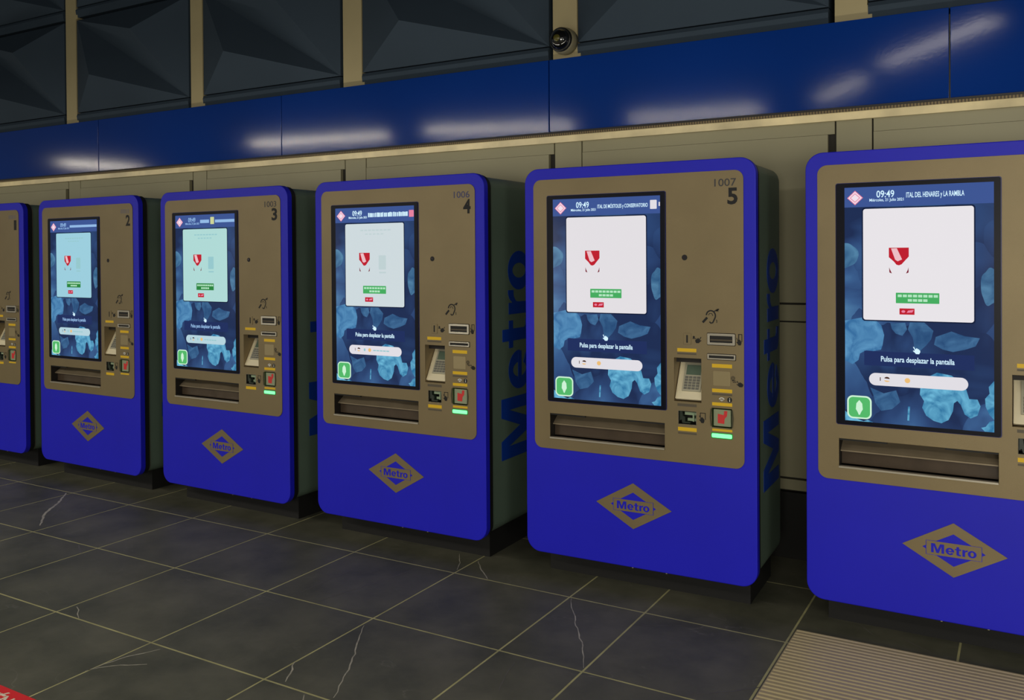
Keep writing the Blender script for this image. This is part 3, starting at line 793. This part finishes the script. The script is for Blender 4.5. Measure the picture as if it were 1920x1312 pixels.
    P('note_hand_symbol', 'h2', lambda: plates([(hand(1.018, 1.040, 1.150, 1.182), FPT-.0006, FPT), (rrect(1.026, 1.030, 1.170, 1.198), FPT-.0006, FPT), (rrect(1.040, 1.043, 1.165, 1.198), FPT-.0006, FPT), (rrect(1.026, 1.043, 1.195, 1.198), FPT-.0006, FPT)]), BLACK)
    rd = P('contactless_reader', 'nfc', lambda: plate(rrect(.917, .990, .972, 1.035, .004), FPT-.0015, FPT, bev=.0007), mat('reader_panel', (165, 150, 112), rough=.35, metal=.3))
    P('tap_card_symbol', 'h3', lambda: plates([(hand(1.018, 1.047, .972, .998, False), FPT-.0006, FPT)] + [(q, FPT-.0006, FPT) for q in (rrect(.998, 1.014, .996, .999), rrect(1.002, 1.018, .990, .993))]), BLACK)
    def rings():
        bm = bmesh.new()
        for r in (.004, .008):
            ribbon_into(bm, [(1.003+r*math.cos(math.radians(t)), 1.008+r*math.sin(math.radians(t))) for t in range(0, 361, 24)], .002, FPT-.0006, FPT)
        return mk(bm)
    P('tap_ring_symbol', 'rings', rings, BLACK)
    def waves():
        bm = bmesh.new()
        for k, r in enumerate((.006, .0115)):
            ribbon_into(bm, [(.954+r*math.cos(math.radians(t)), .908+r*.9*math.sin(math.radians(t))+.003*k) for t in range(20, 170, 20)], .004, FPT-.0012, FPT-.0006)
        plate_into(bm, ell(.954, .911, .004, .004, 10), FPT-.0012, FPT-.0006)
        return mk(bm)
    P('contactless_symbol', 'waves', waves, WHITEP, 'small white contactless symbol')
    P('information_symbol', 'info', lambda: plates([(ell(.988, .914, .0105, .0115, 16), FPT-.0006, FPT)]), BLACK)
    P('information_letter', 'info2', lambda: plates([(rrect(.9865, .990, .906, .916), FPT-.001, FPT-.0005), (ell(.9882, .920, .002, .002, 8), FPT-.001, FPT-.0005)]), WHITEP)
    P('coin_return_symbol', 'h4', lambda: plates([(hand(.854, .878, .805, .838), FPT-.0006, FPT), (rrect(.858, .861, .83, .85), FPT-.0006, FPT), (rrect(.880, .883, .820, .85), FPT-.0006, FPT), (rrect(.858, .883, .847, .85), FPT-.0006, FPT)]), BLACK)
    # coin return cup
    ct = P('coin_return', 'ct', lambda: recess_mesh(CT, FPT+.002, .06), DARK, 'small recess with dark moulded parts')
    SP('cup_frame', 'ctf', lambda: frame_mesh(CT, .002, FPT-.0015, FPT), BEAD, ct)
    SP('cup_mould', 'ctm', lambda: plates([([(.763, .849), (.776, .849), (.778, .828), (.788, .826), (.788, .804), (.812, .802), (.812, .797), (.776, .797), (.772, .812), (.763, .806)], .004, .03)]), mat('cup_plastic', (44, 54, 46), rough=.3, coat=.5), ct)
    SP('cup_mould', 'ctm2', lambda: plates([(rrect(.785, .838, .833, .846), .012, .04), (rrect(.795, .838, .806, .818), .020, .045), (rrect(.822, .828, .806, .842), .006, .04)]), mat('cup_pale', (150, 170, 140), rough=.2, coat=.5), ct)
    # receipt pocket
    rt = P('receipt_pocket', 'rt', lambda: recess_mesh(RT, FPT+.002, .05), mat('pocket_green', (70, 96, 60), rough=.4), 'receipt pocket with a clear flap and red mark')
    for k, bp in enumerate(([(.906, .872), (.910, .870), (.907, .835), (.910, .798), (.906, .796), (.902, .835)], [(1.001, .872), (.997, .870), (1.000, .835), (.997, .798), (1.001, .796), (1.005, .835)])):
        SP('pocket_bracket', 'rtb%d' % k, lambda: plates([(bp, FPT-.004, FPT)]), mat('bracket', (70, 70, 50), rough=.4), rt)
    SP('pocket_flap', 'rtf', lambda: plate(rrect(.916, .991, .797, .869, .003), .004, .007), GLASSY, rt)
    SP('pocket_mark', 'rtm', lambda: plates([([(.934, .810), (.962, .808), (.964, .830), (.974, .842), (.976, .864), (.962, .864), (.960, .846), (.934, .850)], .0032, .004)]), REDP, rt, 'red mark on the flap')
    if num >= 3:
        ld = P('status_lamp', 'led', lambda: plate(rrect(.910, .998, .748, .766, .005), FPT-.003, FPT, bev=.001), LED, 'lit green bar lamp')
        SP('lamp_rim', 'ledr', lambda: plate(rrect(.9065, 1.0015, .7445, .7695, .007), FPT-.0015, FPT, [rrect(.910, .998, .748, .766, .005)]), LEDRIM, ld)
    # plate screws / seam of the service lock under the screen band
    return root

POS = {1: (-.0017, .027, .0037), 2: (-.0033, .0039, -.0134), 3: (-.0009, -.0129, -.0103), 4: (.0067, -.0342, .0043), 5: (.0108, -.0075, .0244), 6: (-.0117, .0237, -.0032)}
for n in range(1, 7):
    dx, dy, a = POS[n]
    build_machine(n, (n-5)*1.32233+MW/2+dx, dy, a)

# ================================================================== OTHER THINGS
# ribbed floor plate
RIB = mat('ribbed_beige_metal', (206, 190, 146), rough=.4, metal=.2, vary=.05)
bm = bmesh.new()
mx0, mx1, my0, my1 = 1.285, 4.2, -1.95, -.045
box_into(bm, mx0, mx1, my0, my1, 0, .004)
yy = my0+.012
while yy < my1-.012:
    v = [bm.verts.new((x, yy+dy, z)) for x in (mx0+.004, mx1-.004) for dy, z in ((0, .004), (.006, .0065), (.013, .0065), (.019, .004))]
    for i in range(3): bm.faces.new((v[i], v[i+1], v[5+i], v[4+i]))
    bm.faces.new(v[:4]); bm.faces.new(v[4:])
    yy += .028
o = link('floor_plate', mk(bm), RIB)
tag(o, 'beige ribbed floor plate lying in front of the nearest ticket machine', 'floor mat')

# red floor sticker, only its corner in view
st = bpy.data.objects.new('floor_sticker', None); C.objects.link(st); st.location = (-1.4, -2.1, 0)
tag(st, 'red floor sticker with white lettering in the bottom left corner', 'sticker')
bm = bmesh.new()
pts = [(-2.0, -2.3), (-.86, -2.3), (-.86, -1.95), (-.885, -1.923), (-2.0, -1.923)]
f = [bm.verts.new((x+1.4, y+2.1, .0015)) for x, y in pts]; g = [bm.verts.new((x+1.4, y+2.1, .0)) for x, y in pts]
bm.faces.new(f)
for i in range(5): bm.faces.new((f[i], f[(i+1) % 5], g[(i+1) % 5], g[i]))
link('sticker_sheet', mk(bm), mat('sticker_red', (236, 44, 44), rough=.4), st)
me = text_mesh('MANT\u00c9N', -1.235, -.955, 0, .070, 0, t=.0005, bold=.02)
for v in me.vertices:
    x, y, z = v.co; v.co = Vector((x+1.4, z-2.012+2.1, .0024-y))
link('sticker_lettering', me, mat('sticker_white', (235, 225, 205), rough=.5), st, None)['label'] = 'white lettering'

# dome camera on the pilaster
dc = bpy.data.objects.new('security_camera', None); C.objects.link(dc)
DCX, DCY, DCZ = -.180, YW-.011, 2.758
dc.location = (DCX, DCY, DCZ)
tag(dc, 'round dome security camera on the cream pilaster above blue band', 'security camera')
def lathe(prof, n=36):
    """profile (radius, distance from the wall), axis towards the viewer"""
    bm = bmesh.new(); rings = []
    for r, d in prof:
        if r < 1e-6: rings.append([bm.verts.new((0, -d, 0))]); continue
        rings.append([bm.verts.new((r*math.cos(2*math.pi*i/n), -d, r*math.sin(2*math.pi*i/n))) for i in range(n)])
    for a, b in zip(rings, rings[1:]):
        for i in range(n):
            j = (i+1) % n
            if len(b) == 1: bm.faces.new((a[i], a[j], b[0]))
            elif len(a) == 1: bm.faces.new((a[0], b[j], b[i]))
            else: bm.faces.new((a[i], a[j], b[j], b[i]))
    return mk(bm, smooth=True)
link('camera_housing', lathe([(0, 0), (.074, 0), (.076, .035), (.073, .055), (.066, .072), (.060, .072), (.060, .06), (0, .06)]), mat('camera_cream', (120, 114, 90), rough=.4), dc)
link('dome_ring', lathe([(.060, .06), (.068, .066), (.068, .082), (.060, .090), (.056, .084)]), mat('dome_black_ring', (16, 16, 14), rough=.3), dc)
dg = link('dome_glass', lathe([(.059*math.cos(t*math.pi/16), .075+.052*math.sin(t*math.pi/16)) for t in range(8)] + [(0, .127)]), mat('dome_dark_glass', (12, 12, 12), rough=.06, coat=1.0), dc)
dg['label'] = 'dark glossy dome'
link('camera_lens', lathe([(0, .10), (.016, .10), (.020, .122), (.018, .130), (0, .130)]), mat('lens_olive', (84, 80, 34), rough=.2), dc)
